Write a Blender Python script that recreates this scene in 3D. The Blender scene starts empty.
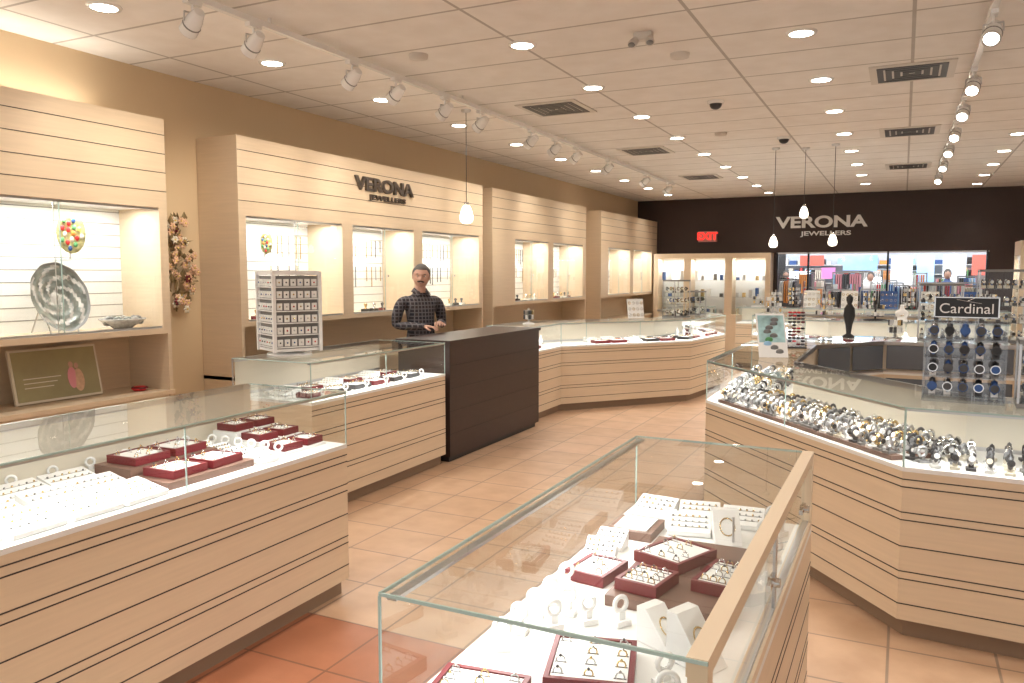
import bpy, bmesh, math, random
from mathutils import Vector, Matrix, Euler
R=random.Random(7)
M={}
def mk(name,col,rough=.5,metal=0,emit=0,ecol=None,noise=0,nscale=8,stretch=(1,1,1),bump=0):
    m=bpy.data.materials.new(name); m.use_nodes=True
    nt=m.node_tree; b=nt.nodes['Principled BSDF']
    b.inputs['Base Color'].default_value=(*col,1); b.inputs['Roughness'].default_value=rough
    b.inputs['Metallic'].default_value=metal
    if emit:
        b.inputs['Emission Color'].default_value=(*(ecol or col),1); b.inputs['Emission Strength'].default_value=emit
    if noise or bump:
        tc=nt.nodes.new('ShaderNodeTexCoord'); mp=nt.nodes.new('ShaderNodeMapping')
        mp.inputs['Scale'].default_value=stretch
        nz=nt.nodes.new('ShaderNodeTexNoise'); nz.inputs['Scale'].default_value=nscale; nz.inputs['Detail'].default_value=5
        nt.links.new(tc.outputs['Object'],mp.inputs['Vector']); nt.links.new(mp.outputs[0],nz.inputs['Vector'])
        if noise:
            mx=nt.nodes.new('ShaderNodeMix'); mx.data_type='RGBA'
            mx.inputs[6].default_value=(*[c*(1-noise) for c in col],1); mx.inputs[7].default_value=(*[min(1,c*(1+noise)) for c in col],1)
            nt.links.new(nz.outputs['Fac'],mx.inputs[0]); nt.links.new(mx.outputs[2],b.inputs['Base Color'])
        if bump:
            bp=nt.nodes.new('ShaderNodeBump'); bp.inputs['Strength'].default_value=bump; bp.inputs['Distance'].default_value=.01
            nt.links.new(nz.outputs['Fac'],bp.inputs['Height']); nt.links.new(bp.outputs[0],b.inputs['Normal'])
    M[name]=m; return m
def glassmat(name,tint,base=.05,amt=.8):
    m=bpy.data.materials.new(name); m.use_nodes=True; nt=m.node_tree; nt.nodes.clear()
    o=nt.nodes.new('ShaderNodeOutputMaterial'); mx=nt.nodes.new('ShaderNodeMixShader')
    t=nt.nodes.new('ShaderNodeBsdfTransparent'); t.inputs[0].default_value=(*tint,1)
    g=nt.nodes.new('ShaderNodeBsdfGlossy'); g.inputs['Roughness'].default_value=.01
    lw=nt.nodes.new('ShaderNodeLayerWeight'); lw.inputs[0].default_value=.5
    p=nt.nodes.new('ShaderNodeMath'); p.operation='POWER'; p.inputs[1].default_value=4
    a=nt.nodes.new('ShaderNodeMath'); a.operation='MULTIPLY_ADD'; a.inputs[1].default_value=amt; a.inputs[2].default_value=base
    nt.links.new(lw.outputs['Facing'],p.inputs[0]); nt.links.new(p.outputs[0],a.inputs[0])
    nt.links.new(a.outputs[0],mx.inputs[0]); nt.links.new(t.outputs[0],mx.inputs[1]); nt.links.new(g.outputs[0],mx.inputs[2])
    nt.links.new(mx.outputs[0],o.inputs[0]); M[name]=m
mk('wood',(.68,.54,.385),.38,noise=.09,nscale=3,stretch=(1.2,1.2,22))
mk('woodtop',(.70,.57,.41),.35,noise=.05,nscale=4)
mk('kick',(.26,.18,.12),.6)
mk('groove',(.05,.035,.03),.6)
mk('walnut',(.034,.016,.013),.42,noise=.3,nscale=6,stretch=(1,1,12))
mk('walnutgroove',(.012,.006,.005),.5)
mk('darkwall',(.035,.017,.013),.55,noise=.15,nscale=5)
mk('wallpaint',(.62,.47,.30),.8,noise=.03,nscale=2,bump=.03)
mk('white',(.80,.80,.78),.5)
mk('whitegloss',(.84,.84,.83),.25)
mk('slat',(.84,.84,.82),.5)
mk('slatline',(.30,.29,.27),.6)
mk('cream',(.70,.64,.53),.45)
mk('metal',(.58,.58,.59),.28,1)
mk('chrome',(.70,.70,.70),.15,1)
mk('signmetal',(.22,.19,.17),.35,1)
mk('gold',(.70,.52,.26),.25,1)
mk('burgundy',(.14,.008,.014),.45)
mk('brownleather',(.17,.095,.07),.5)
mk('black',(.015,.015,.017),.4)
mk('darkgrey',(.06,.06,.065),.5)
mk('midgrey',(.22,.22,.22),.5)
mk('casedoor',(.13,.15,.18),.15)
mk('blue',(.03,.09,.28),.4)
mk('lightblue',(.35,.6,.85),.4)
mk('red',(.6,.03,.03),.4)
mk('green',(.12,.35,.14),.5)
mk('orange',(.8,.3,.06),.5)
mk('pink',(.75,.3,.35),.5)
mk('yellow',(.8,.6,.15),.5)
mk('glassedge',(.38,.50,.47),.15,emit=.03,ecol=(.6,.8,.74))
mk('lampglow',(1,.9,.75),.5,emit=16,ecol=(1,.93,.83))
mk('pendantglow',(1,.9,.8),.4,emit=5,ecol=(1,.88,.72))
mk('shopglow',(1,1,1),.5,emit=5,ecol=(.9,.95,1))
mk('postera',(.5,.7,.9),.5,emit=1.2,ecol=(.2,.45,.85),noise=.5,nscale=3)
mk('posterb',(.8,.8,.85),.5,emit=.9,ecol=(.8,.85,.95),noise=.4,nscale=4)
mk('posterc',(.7,.2,.15),.5,emit=.8,ecol=(.9,.15,.12))
mk('posterd',(.6,.2,.5),.5,emit=.7,ecol=(.85,.3,.6))
mk('leaflet',(.32,.50,.52),.35,noise=.9,nscale=14)
mk('exitred',(.9,.05,.04),.5,emit=1.0,ecol=(1,.04,.03))
mk('exitface',(.35,.16,.13),.5,emit=.08,ecol=(1,.3,.25))
mk('skin',(.60,.35,.26),.5,noise=.05,nscale=30)
mk('lip',(.42,.16,.14),.5)
mk('hair',(.12,.11,.105),.8,noise=.4,nscale=60)
mk('moustache',(.10,.085,.075),.9)
mk('eyewhite',(.8,.78,.75),.3)
mk('trousers',(.03,.03,.04),.8)
mk('silverplate',(.26,.29,.28),.28,.6,noise=.9,nscale=12)
mk('shell',(.50,.48,.46),.2,noise=.6,nscale=26)
mk('poster',(.36,.32,.17),.4,noise=.35,nscale=4)
mk('artglass',(.6,.5,.25),.2,noise=.9,nscale=40)
mk('leaf',(.26,.19,.09),.6,noise=.5,nscale=30)
mk('petal',(.66,.42,.28),.6,noise=.3,nscale=40)
mk('vent',(.62,.58,.53),.5)
mk('facade',(.62,.66,.72),.6)
glassmat('glass',(.96,.985,.975),.05,.58)
glassmat('acrylic',(.93,.95,.97),.10,.6)
def shirtmat():
    m=mk('shirt',(.03,.035,.06),.85); nt=m.node_tree; b=nt.nodes['Principled BSDF']
    tc=nt.nodes.new('ShaderNodeTexCoord'); br=nt.nodes.new('ShaderNodeTexBrick'); mp=nt.nodes.new('ShaderNodeMapping')
    mp.inputs['Rotation'].default_value=(math.radians(90),0,0)
    nt.links.new(tc.outputs['Object'],mp.inputs['Vector']); nt.links.new(mp.outputs[0],br.inputs['Vector'])
    br.offset=0; br.inputs['Scale'].default_value=1
    br.inputs['Brick Width'].default_value=.036; br.inputs['Row Height'].default_value=.036; br.inputs['Mortar Size'].default_value=.005
    br.inputs['Color1'].default_value=(.018,.02,.032,1); br.inputs['Color2'].default_value=(.05,.035,.035,1); br.inputs['Mortar'].default_value=(.14,.13,.14,1)
    nt.links.new(br.outputs['Color'],b.inputs['Base Color'])
shirtmat()
def tilemat(name,bw,rh,ms,c1,c2,cm,rough,red=False):
    m=mk(name,c1,rough); nt=m.node_tree; b=nt.nodes['Principled BSDF']
    tc=nt.nodes.new('ShaderNodeTexCoord'); br=nt.nodes.new('ShaderNodeTexBrick')
    nt.links.new(tc.outputs['Object'],br.inputs['Vector'])
    br.offset=0; br.inputs['Scale'].default_value=1; br.inputs['Brick Width'].default_value=bw; br.inputs['Row Height'].default_value=rh
    br.inputs['Mortar Size'].default_value=ms; br.inputs['Mortar Smooth'].default_value=.1
    br.inputs['Color1'].default_value=(*c1,1); br.inputs['Color2'].default_value=(*c2,1); br.inputs['Mortar'].default_value=(*cm,1)
    nz=nt.nodes.new('ShaderNodeTexNoise'); nz.inputs['Scale'].default_value=5; nz.inputs['Detail'].default_value=6
    nt.links.new(tc.outputs['Object'],nz.inputs['Vector'])
    mx=nt.nodes.new('ShaderNodeMix'); mx.data_type='RGBA'; mx.blend_type='MULTIPLY'; mx.inputs[0].default_value=.6 if red else .25
    rp=nt.nodes.new('ShaderNodeValToRGB'); rp.color_ramp.elements[0].position=.3; rp.color_ramp.elements[0].color=(.68,.63,.57,1); rp.color_ramp.elements[1].position=.7
    nt.links.new(nz.outputs['Fac'],rp.inputs[0])
    nt.links.new(br.outputs['Color'],mx.inputs[6]); nt.links.new(rp.outputs[0],mx.inputs[7])
    out=mx.outputs[2]
    if red:
        sp=nt.nodes.new('ShaderNodeSeparateXYZ'); nt.links.new(tc.outputs['Object'],sp.inputs[0])
        cp=nt.nodes.new('ShaderNodeMath'); cp.operation='COMPARE'; cp.inputs[1].default_value=2.52; cp.inputs[2].default_value=.42
        nt.links.new(sp.outputs['Y'],cp.inputs[0])
        m2=nt.nodes.new('ShaderNodeMix'); m2.data_type='RGBA'; m2.blend_type='MULTIPLY'
        nt.links.new(cp.outputs[0],m2.inputs[0]); nt.links.new(out,m2.inputs[6]); m2.inputs[7].default_value=(.72,.43,.34,1)
        out=m2.outputs[2]
    nt.links.new(out,b.inputs['Base Color'])
tilemat('floortile',.42,.42,.006,(.59,.385,.25),(.52,.335,.21),(.30,.21,.15),.42,red=True)
tilemat('ceiltile',1.22,.61,.012,(.82,.79,.76),(.80,.77,.74),(.46,.43,.40),.85)

class MB:
    def __init__(s): s.v=[];s.f=[];s.m=[];s.k=[];s.s=[];s.T=Matrix()
    def add(s,vs,fs,k,sm=False):
        if k not in s.k: s.k.append(k)
        b=len(s.v); s.v+=[tuple(s.T@Vector(p)) for p in vs]
        for f in fs: s.f.append([i+b for i in f]); s.m.append(s.k.index(k)); s.s.append(sm)
    def box(s,x0,x1,y0,y1,z0,z1,k):
        s.add([(x0,y0,z0),(x1,y0,z0),(x1,y1,z0),(x0,y1,z0),(x0,y0,z1),(x1,y0,z1),(x1,y1,z1),(x0,y1,z1)],
              [(0,3,2,1),(4,5,6,7),(0,1,5,4),(1,2,6,5),(2,3,7,6),(3,0,4,7)],k)
    def prism(s,poly,z0,z1,k):
        n=len(poly); s.add([(x,y,z0) for x,y in poly]+[(x,y,z1) for x,y in poly],
          [tuple(range(n-1,-1,-1)),tuple(range(n,2*n))]+[(i,(i+1)%n,(i+1)%n+n,i+n) for i in range(n)],k)
    def quad(s,a,b,c,d,k): s.add([a,b,c,d],[(0,1,2,3)],k)
    def tube(s,p,q,r,k,seg=8,r2=None,sm=True):
        p=Vector(p);q=Vector(q);d=(q-p).normalized(); a=d.orthogonal().normalized(); b=d.cross(a); r2=r if r2 is None else r2
        vs=[];
        for c,rr in((p,r),(q,r2)):
            for i in range(seg):
                t=2*math.pi*i/seg; vs.append(c+a*rr*math.cos(t)+b*rr*math.sin(t))
        s.add(vs,[(i,(i+1)%seg,(i+1)%seg+seg,i+seg) for i in range(seg)],k,sm)
        s.add(vs,[tuple(range(seg-1,-1,-1)),tuple(range(seg,2*seg))],k)
    def lathe(s,c,prof,k,seg=20,sc=(1,1),mat=None):
        c=Vector(c);vs=[]
        mat=mat or Matrix.Identity(3)
        for r,z in prof:
            for i in range(seg):
                t=2*math.pi*i/seg; vs.append(c+mat@Vector((r*math.cos(t)*sc[0],r*math.sin(t)*sc[1],z)))
        fs=[]
        for j in range(len(prof)-1):
            for i in range(seg): fs.append((j*seg+i,j*seg+(i+1)%seg,(j+1)*seg+(i+1)%seg,(j+1)*seg+i))
        s.add(vs,fs,k,True)
    def sph(s,c,r,k,seg=12,rg=8,mat=None):
        c=Vector(c); 
        if not hasattr(r,'__len__'): r=(r,r,r)
        mat=mat or Matrix.Identity(3); vs=[c+mat@Vector((0,0,r[2]))]
        for j in range(1,rg):
            p=math.pi*j/rg
            for i in range(seg):
                t=2*math.pi*i/seg; vs.append(c+mat@Vector((r[0]*math.sin(p)*math.cos(t),r[1]*math.sin(p)*math.sin(t),r[2]*math.cos(p))))
        vs.append(c+mat@Vector((0,0,-r[2]))); fs=[(0,1+i,1+(i+1)%seg) for i in range(seg)]
        for j in range(rg-2):
            for i in range(seg):
                a=1+j*seg; fs.append((a+i,a+seg+i,a+seg+(i+1)%seg,a+(i+1)%seg))
        a=1+(rg-2)*seg; l=len(vs)-1; fs+=[(a+i,l,a+(i+1)%seg) for i in range(seg)]
        s.add(vs,fs,k,True)
    def torus(s,c,Rr,r,k,mat=None,seg=12,sub=5,sc=(1,1)):
        c=Vector(c); mat=mat or Matrix.Identity(3); vs=[]
        for i in range(seg):
            t=2*math.pi*i/seg
            for j in range(sub):
                p=2*math.pi*j/sub; q=Rr+r*math.cos(p); vs.append(c+mat@Vector((q*math.cos(t)*sc[0],q*math.sin(t)*sc[1],r*math.sin(p))))
        s.add(vs,[(i*sub+j,((i+1)%seg)*sub+j,((i+1)%seg)*sub+(j+1)%sub,i*sub+(j+1)%sub) for i in range(seg) for j in range(sub)],k,True)
    def build(s,name,parent=None):
        me=bpy.data.meshes.new(name); me.from_pydata(s.v,[],s.f)
        for k in s.k: me.materials.append(M[k])
        me.polygons.foreach_set('material_index',s.m); me.polygons.foreach_set('use_smooth',s.s)
        bm=bmesh.new(); bm.from_mesh(me); bmesh.ops.recalc_face_normals(bm,faces=bm.faces); bm.to_mesh(me); bm.free()
        o=bpy.data.objects.new(name,me); bpy.context.collection.objects.link(o)
        if parent: o.parent=parent
        return o
def empty(name,loc=(0,0,0)):
    o=bpy.data.objects.new(name,None); o.location=loc; bpy.context.collection.objects.link(o); return o
def area(name,loc,sx,sy,rot,e,col=(1,.97,.92)):
    l=bpy.data.lights.new(name,'AREA'); l.shape='RECTANGLE'; l.size=sx; l.size_y=sy; l.energy=e; l.color=col
    o=bpy.data.objects.new(name,l); o.location=loc; o.rotation_euler=rot; bpy.context.collection.objects.link(o); return o
def spot(name,loc,target,e,ang=80,col=(1,.88,.72),blend=.8,rad=.04):
    l=bpy.data.lights.new(name,'SPOT'); l.energy=e; l.spot_size=math.radians(ang); l.spot_blend=blend; l.color=col; l.shadow_soft_size=rad
    o=bpy.data.objects.new(name,l); o.location=loc
    d=Vector(target)-Vector(loc); o.rotation_euler=d.to_track_quat('-Z','Y').to_euler(); bpy.context.collection.objects.link(o); return o
RX=lambda a:Matrix.Rotation(math.radians(a),3,'X')
RY=lambda a:Matrix.Rotation(math.radians(a),3,'Y')
RZ=lambda a:Matrix.Rotation(math.radians(a),3,'Z')
H=3.22; WX=-5.3; BY=17.1; RXW=5.6; Y0=-2.6
# ---------- room shell
b=MB(); b.box(WX-.2,RXW+.2,Y0,26,-.1,0,'floortile'); b.build('floor')
b=MB(); b.box(WX-.2,RXW+.2,Y0,26,H,H+.1,'ceiltile'); b.build('ceiling')
b=MB(); b.box(WX-.15,WX,Y0,BY,0,H,'wallpaint'); b.build('wall_left')
b=MB(); b.box(RXW,RXW+.15,Y0,BY,0,H,'wallpaint'); b.build('wall_right')
b=MB(); b.box(WX,RXW,BY,BY+.15,2.07,H,'darkwall'); b.box(WX,-2.35,BY,BY+.15,0,2.07,'darkwall'); b.box(1.4,RXW,BY,BY+.15,0,2.07,'darkwall')
b.box(-2.35,1.4,BY,BY+.15,0,.85,'darkwall'); b.build('wall_back')
b=MB()
for x in(-2.35,-1.75,-.3,1.36): b.box(x,x+.035,BY-.01,BY+.1,.85,2.07,'black')
b.box(-2.35,1.4,BY-.01,BY+.1,.85,.9,'black'); b.box(-2.35,1.4,BY-.01,BY+.1,2.04,2.07,'metal')
b.quad((-2.35,BY+.05,.9),(1.4,BY+.05,.9),(1.4,BY+.05,2.03),(-2.35,BY+.05,2.03),'glass'); b.build('mirror_stand_in')  # framed opening added in place of a wall mirror
b=MB(); b.box(WX,WX+.015,Y0,BY,0,.1,'kick'); b.build('baseboard_left')
# ---------- mall shop built behind the glass, standing in for a mirror's reflection
b=MB(); Yf=21.0
b.box(-8,6,25,25.1,0,3.2,'facade')
b.box(-8,6,Yf,Yf+.12,2.35,3.2,'darkgrey')
for x in(-5.6,-3.0,2.2,4.8): b.box(x,x+.14,Yf,Yf+.2,0,2.35,'white')
for y in(21.8,22.8,23.8):
    for i in range(6): b.box(-6+i*2,-4.7+i*2,y,y+.12,2.2,2.24,'shopglow')
for i,(x,w,z0,z1,k) in enumerate([(-3.3,.5,1.2,2.2,'darkgrey'),(-2.5,.6,1.85,2.12,'posterc'),(-2.0,.35,1.5,1.8,'posterd'),(-1.4,.8,1.7,2.1,'postera'),(-.3,.5,1.25,2.1,'posterb'),(.3,.4,1.35,2.1,'postera'),(.85,.5,1.25,2.1,'posterb'),(1.5,.5,1.6,2.1,'posterc'),(-4.2,.9,1.3,2.1,'postera'),(2.5,.7,1.4,2.1,'posterc'),(3.5,.9,1.3,2.1,'postera'),(-3.2,.9,1.5,1.7,'shopglow'),(-.9,.4,1.35,1.55,'shopglow'),(1.1,.3,1.7,1.8,'yellow')]):
    b.box(x,x+w,22.1+.5*(i%3),22.14+.5*(i%3),z0,z1,k)
cols=['blue','lightblue','white','black','midgrey','pink','white','darkgrey','green','lightblue','red','black','cream','orange']
for y in(19.4,20.2,21.6,22.9,24.0):
    x=-6
    while x<5.5:
        if R.random()<.25: x+=R.uniform(.3,.6)
        z=R.uniform(1.2,1.65)+.03*(y-19); w=R.uniform(.3,.7)
        b.box(x,x+w,y-.02,y+.02,z,z+.03,'metal'); b.box(x,x+.03,y-.02,y+.02,0,z,'metal'); b.box(x+w-.03,x+w,y-.02,y+.02,0,z,'metal')
        q=x+.04; k=R.choice(cols)
        while q<x+w-.06:
            if R.random()<.55: k=R.choice(cols)
            b.box(q,q+.03,y-.2,y+.2,z-R.uniform(.2,.6),z-.02,k); q+=.05
        x+=w+.15
for row in range(6):
    x=-6
    while x<5.3:
        w=R.uniform(.05,.2); h=R.uniform(.08,.2); z=.6+row*.26
        if R.random()<.8: b.box(x,x+w,24.6,24.9,z,z+h,R.choice(cols))
        x+=w+.04
    b.box(-6,5.4,24.55,24.98,.57+row*.26,.59+row*.26,'white')
for (x,y,h,k) in [(-2.6,20.7,1.7,'darkgrey'),(-.7,20.8,1.66,'white'),(.9,20.7,1.72,'blue')]:
    b.lathe((x,y,0),[(.09,0),(.10,.05),(.13,h*.3),(.17,h*.5),(.15,h*.6),(.20,h*.78),(.17,h*.83),(.06,h*.86),(.055,h*.89)],k,12,(1,.6))
    b.sph((x,y,h*.94),(.075,.09,.11),'skin',10,8); b.sph((x,y+.02,h*.955),(.083,.095,.11),'hair',10,8)
b.build('mirror_view_shop')
area('mirror_view_fill',(-.5,19.3,3.15),7,1.8,(0,0,0),190,(.92,.95,1))  # added fill lamps, brighten the modelled reflection behind the glass
area('mirror_view_fill',(-.5,23,3.05),9,2.5,(0,0,0),260,(.92,.95,1))
# ---------- polyline offsets
def off(pts,w,closed):
    n=len(pts); out=[]
    for i in range(n):
        p=Vector(pts[i])
        a=Vector(pts[i-1]) if (closed or i>0) else None
        c=Vector(pts[(i+1)%n]) if (closed or i<n-1) else None
        ns=[]
        if a is not None: d=(p-a).normalized(); ns.append(Vector((-d.y,d.x)))
        if c is not None: d=(c-p).normalized(); ns.append(Vector((-d.y,d.x)))
        if len(ns)==1: m=ns[0]*w
        else:
            m=(ns[0]+ns[1]).normalized(); m=m*(w/max(.3,m.dot(ns[0])))
        out.append((p.x+m.x,p.y+m.y))
    return out
GR=[.735,.70,.585,.55,.43,.315,.28,.165]
def counter(name,pts,w,closed=False,zd=.79,zt=1.06,body='wood',lights=4.6,back='cream',doors=()):
    b=MB(); n=len(pts); segs=[(i,(i+1)%n) for i in range(n if closed else n-1)]
    P=lambda d:off(pts,d,closed)
    o=P(0); inn=P(w); kin=P(.05); kin2=P(w-.05); g1=P(-.0015); g2=P(.003); e2=P(.006); gl=P(.004); bk=P(w-.02); ch=P(.03); bo=P(w+.004)
    for i,j in segs:
        b.prism([o[i],o[j],inn[j],inn[i]],.09,zd-.02,body)
        b.prism([kin[i],kin[j],kin2[j],kin2[i]],0,.09,'kick')
        b.prism([g1[i],g1[j],inn[j],inn[i]],zd-.02,zd,'white' )
        for z in GR: b.prism([g1[i],g1[j],g2[j],g2[i]],z*zd/.79-.0025,z*zd/.79+.0025,'groove')
        b.quad((*gl[i],zd),(*gl[j],zd),(*gl[j],zt-.008),(*gl[i],zt-.008),'glass')
        b.quad((*o[i],zt),(*o[j],zt),(*inn[j],zt),(*inn[i],zt),'glass')
        b.prism([o[i],o[j],e2[j],e2[i]],zt-.008,zt-.001,'glassedge')
        b.prism([bk[i],bk[j],inn[j],inn[i]],zt-.03,zt-.001,'metal')
        b.prism([bk[i],bk[j],inn[j],inn[i]],zd,zd+.02,'metal')
        b.quad((*bk[i],zd+.02),(*bk[j],zd+.02),(*bk[j],zt-.03),(*bk[i],zt-.03),back)
        b.prism([e2[i],e2[j],ch[j],ch[i]],zt-.018,zt-.009,'metal')
        A=Vector(o[i]);B=Vector(o[j]);d=B-A;L=d.length;nn=Vector((-d.y,d.x)).normalized()
        if L>.3:
            m=(A+B)/2+nn*.06; area('case_light',(m.x,m.y,zt-.022),L*.85,.05,(0,0,math.atan2(d.y,d.x)),lights*L,(1,.98,.95))
        k=max(1,round(L/1.0))
        for t in range(k+1):
            q=A+d*(t/k)+nn*.004; b.tube((q.x,q.y,zd),(q.x,q.y,zt-.008),.0035,'glassedge',6)
        if i in doors:
            A=Vector(inn[i]);B=Vector(inn[j]);C=Vector(bo[i]);D=Vector(bo[j]); m=max(2,round((B-A).length/.5))
            for t in range(m):
                f0=(t+.04)/m; f1=(t+.96)/m
                for za,zb in((zd+.03,zt-.035),(.15,zd-.05)):
                    b.prism([tuple(A.lerp(B,f0)),tuple(A.lerp(B,f1)),tuple(C.lerp(D,f1)),tuple(C.lerp(D,f0))],za,zb,'casedoor')
    if not closed:
        for i in(0,n-1):
            b.quad((*o[i],zd),(*inn[i],zd),(*inn[i],zt),(*o[i],zt),'glass')
            b.tube((*o[i],zt-.004),(*inn[i],zt-.004),.004,'glassedge',6)
            b.tube((*inn[i],zd),(*inn[i],zt-.004),.006,'metal',6)
    return b.build(name)
# ---------- jewelry
def T(x,y,z,r=0): return Matrix.Translation((x,y,z))@Matrix.Rotation(math.radians(r),4,'Z')
def tray(x,y,z,w=.22,d=.16,rot=0,k='burgundy',rings=(5,3)):
    b=MB(); b.T=T(x,y,z+.001,rot)
    b.box(-w/2,w/2,-d/2,d/2,0,.022,k)
    b.T=T(x,y,z+.024,rot)
    e=.012
    for s in(-1,1):
        b.box(-w/2,w/2,s*d/2-(e if s>0 else 0),s*d/2+(0 if s>0 else e),-.002,.01,k)
        b.box(s*w/2-(e if s>0 else 0),s*w/2+(0 if s>0 else e),-d/2+e,d/2-e,-.002,.01,k)
    b.box(-w/2+e+.002,w/2-e-.002,-d/2+e+.002,d/2-e-.002,-.002,.007,'white')
    nx,ny=rings
    for i in range(nx):
        for j in range(ny):
            if R.random()<.12: continue
            cx=-w/2+.03+(w-.06)*i/max(1,nx-1); cy=-d/2+.03+(d-.06)*j/max(1,ny-1)
            b.torus((cx,cy,.012),.010,.002,R.choice(['gold','metal','gold','chrome']),RX(80),8,4)
            b.sph((cx,cy-.002,.024),.004,R.choice(['chrome','chrome','gold','darkgrey']),5,4)
            b.box(cx-.014,cx+.014,cy-.002,cy+.002,.0068,.0078,'darkgrey')
    return b.build('jewelry_tray')
def pad(x,y,z,w=.2,d=.12,rot=0):
    b=MB(); b.T=T(x,y,z,rot)
    b.add([(-w/2,-d/2,.002),(w/2,-d/2,.002),(w/2,d/2,.002),(-w/2,d/2,.002),(-w/2,-d/2,.018),(w/2,-d/2,.018),(w/2,d/2,.055),(-w/2,d/2,.055)],
          [(0,3,2,1),(4,5,6,7),(0,1,5,4),(1,2,6,5),(2,3,7,6),(3,0,4,7)],'whitegloss')
    for j in range(3):
        yy=-d/2+d*(j+1)/4; zz=.018+.037*(j+1)/4+.002
        b.box(-w/2+.008,w/2-.008,yy-.0015,yy+.0015,zz-.004,zz-.001,'midgrey')
        for i in range(6):
            xx=-w/2+w*(i+.7)/6.4
            b.sph((xx,yy,zz+.002),.0045,R.choice(['gold','metal','gold','metal','midgrey']),5,4)
    return b.build('earring_pad')
def bust(x,y,z,s=1,rot=0,k='whitegloss'):
    b=MB(); b.T=T(x,y,z+.001,rot)@Matrix.Scale(s,4)
    b.lathe((0,0,0),[(0,0),(.05,0),(.055,.01),(.048,.03),(.062,.06),(.064,.085),(.05,.105),(.025,.12),(.019,.15),(.021,.165),(0,.168)],k,16,(1,.5))
    b.torus((0,-.012,.09),.036,.0018,'gold',RX(62),16,4,(1,1.2)); b.sph((0,-.036,.055),.006,'gold',6,5)
    return b.build('necklace_bust')
def ringstand(x,y,z,rot=0,s=.65):
    b=MB(); b.T=T(x,y,z+.001,rot)@Matrix.Scale(s,4)
    b.box(-.03,.03,-.025,.025,0,.02,'whitegloss'); b.box(-.013,.013,-.012,.012,.02,.05,'whitegloss')
    b.torus((0,0,.075),.026,.009,'whitegloss',RX(90),16,6); b.torus((0,0,.075),.02,.003,'gold',RX(90),12,4)
    return b.build('ring_stand')
def wedge(x,y,z,w,d,h,rot,k='whitegloss'):
    b=MB(); b.T=T(x,y,z+.001,rot)
    b.add([(-w/2,-d/2,0),(w/2,-d/2,0),(w/2,d/2,0),(-w/2,d/2,0),(-w/2,d/2-.03,h),(w/2,d/2-.03,h),(-w/2,d/2,h),(w/2,d/2,h)],
      [(0,3,2,1),(0,1,5,4),(4,5,7,6),(6,7,2,3),(1,2,7,5),(0,4,6,3)],k)
    sl=math.degrees(math.atan2(h,d-.03))
    b.torus((0,-.015,h*.5+.003),w*.28,.002,'gold',RX(sl),16,4,(1,1.3))
    return b.build('necklace_display_card')
def watches(name,A,Bp,inn0,inn1,z,rows,step,jit=.008,kinds=('chrome','metal','metal','darkgrey','midgrey','gold'),base=()):
    b=MB(); A=Vector(A);Bp=Vector(Bp); d=(Bp-A); L=d.length; d.normalize(); n=Vector((-d.y,d.x)); ang=math.degrees(math.atan2(d.y,d.x))
    for r in range(rows):
        o=inn0+(inn1-inn0)*r/max(1,rows-1); k=int(L/step); hb=0
        if r in base:
            hb=.02; m=(A+Bp)/2+n*o; b.T=T(m.x,m.y,z+.001,ang); b.box(-L*.44,L*.44,-.03,.03,0,.02,'brownleather')
        for i in range(k):
            if R.random()<.05: continue
            if hb and not .07<(i+.5)/k<.93: continue
            p=A+d*(step*(i+.5)+R.uniform(-jit,jit))+n*(o+(0 if hb else R.uniform(-jit,jit)))
            b.T=T(p.x,p.y,z+.001+hb,ang+R.uniform(-12,12))
            st=R.choice(['whitegloss','midgrey','cream','darkgrey','midgrey'])
            b.box(-.02,.02,-.022,.022,0,.012,st); b.box(-.01,.01,-.006,.006,.012,.03,st)
            kk=R.choice(kinds)
            b.torus((0,.0,.050),.023,.0085,kk,RY(90),12,4,(1,.85))
            b.tube((0,-.026,.054),(0,-.034,.057),.016,kk,10); b.tube((0,-.034,.057),(0,-.036,.058),.013,R.choice(['white','black','midgrey','cream','black']),10)
    b.T=Matrix(); return b.build(name)
# ---------- left counters
counter('display_counter',[(-2.5,.2),(-2.5,3.2)],.66)
zd=.791
b=MB(); b.box(-3.02,-2.80,2.18,2.64,zd,zd+.06,'brownleather'); b.box(-2.80,-2.58,2.18,2.64,zd,zd+.03,'brownleather'); b.build('display_riser')
for (x,y,r) in [(-2.69,2.31,2),(-2.69,2.51,4)]: tray(x,y,zd+.031,.17,.18,r,rings=(3,3))
for (x,y,r) in [(-2.91,2.31,2),(-2.91,2.51,3)]: tray(x,y,zd+.061,.17,.18,r,rings=(3,3))
b=MB(); b.box(-2.74,-2.59,2.86,3.15,zd,zd+.012,'white'); b.box(-2.90,-2.74,2.86,3.15,zd,zd+.045,'white'); b.box(-3.06,-2.90,2.86,3.15,zd,zd+.08,'white'); b.build('display_steps')
for (x,y,r,q) in [(-2.665,2.93,-3,.013),(-2.665,3.08,3,.013),(-2.82,2.93,-3,.046),(-2.82,3.08,3,.046),(-2.98,2.93,0,.081),(-2.98,3.08,-3,.081)]: tray(x,y,zd+q,.125,.12,r,rings=(2,3))
for j,y in enumerate((.75,.97,1.19,1.41,1.63,1.85,2.05)):
    for x in(-2.62,-2.80,-2.98): pad(x,y,zd,.19,.16,R.uniform(-4,4)+90)
for (x,y,r) in [(-2.60,2.72,80),(-2.72,2.71,90),(-2.84,2.72,85),(-2.96,2.72,85)]: pad(x,y,zd,.1,.1,r)
for i in range(8): ringstand(-3.115,1.55+.17*i,zd,60)
for i in range(6): ringstand(-2.6-.085*i,2.82,zd,50)
counter('display_counter',[(-3.5,4.12),(-3.5,5.84)],.7)
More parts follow.
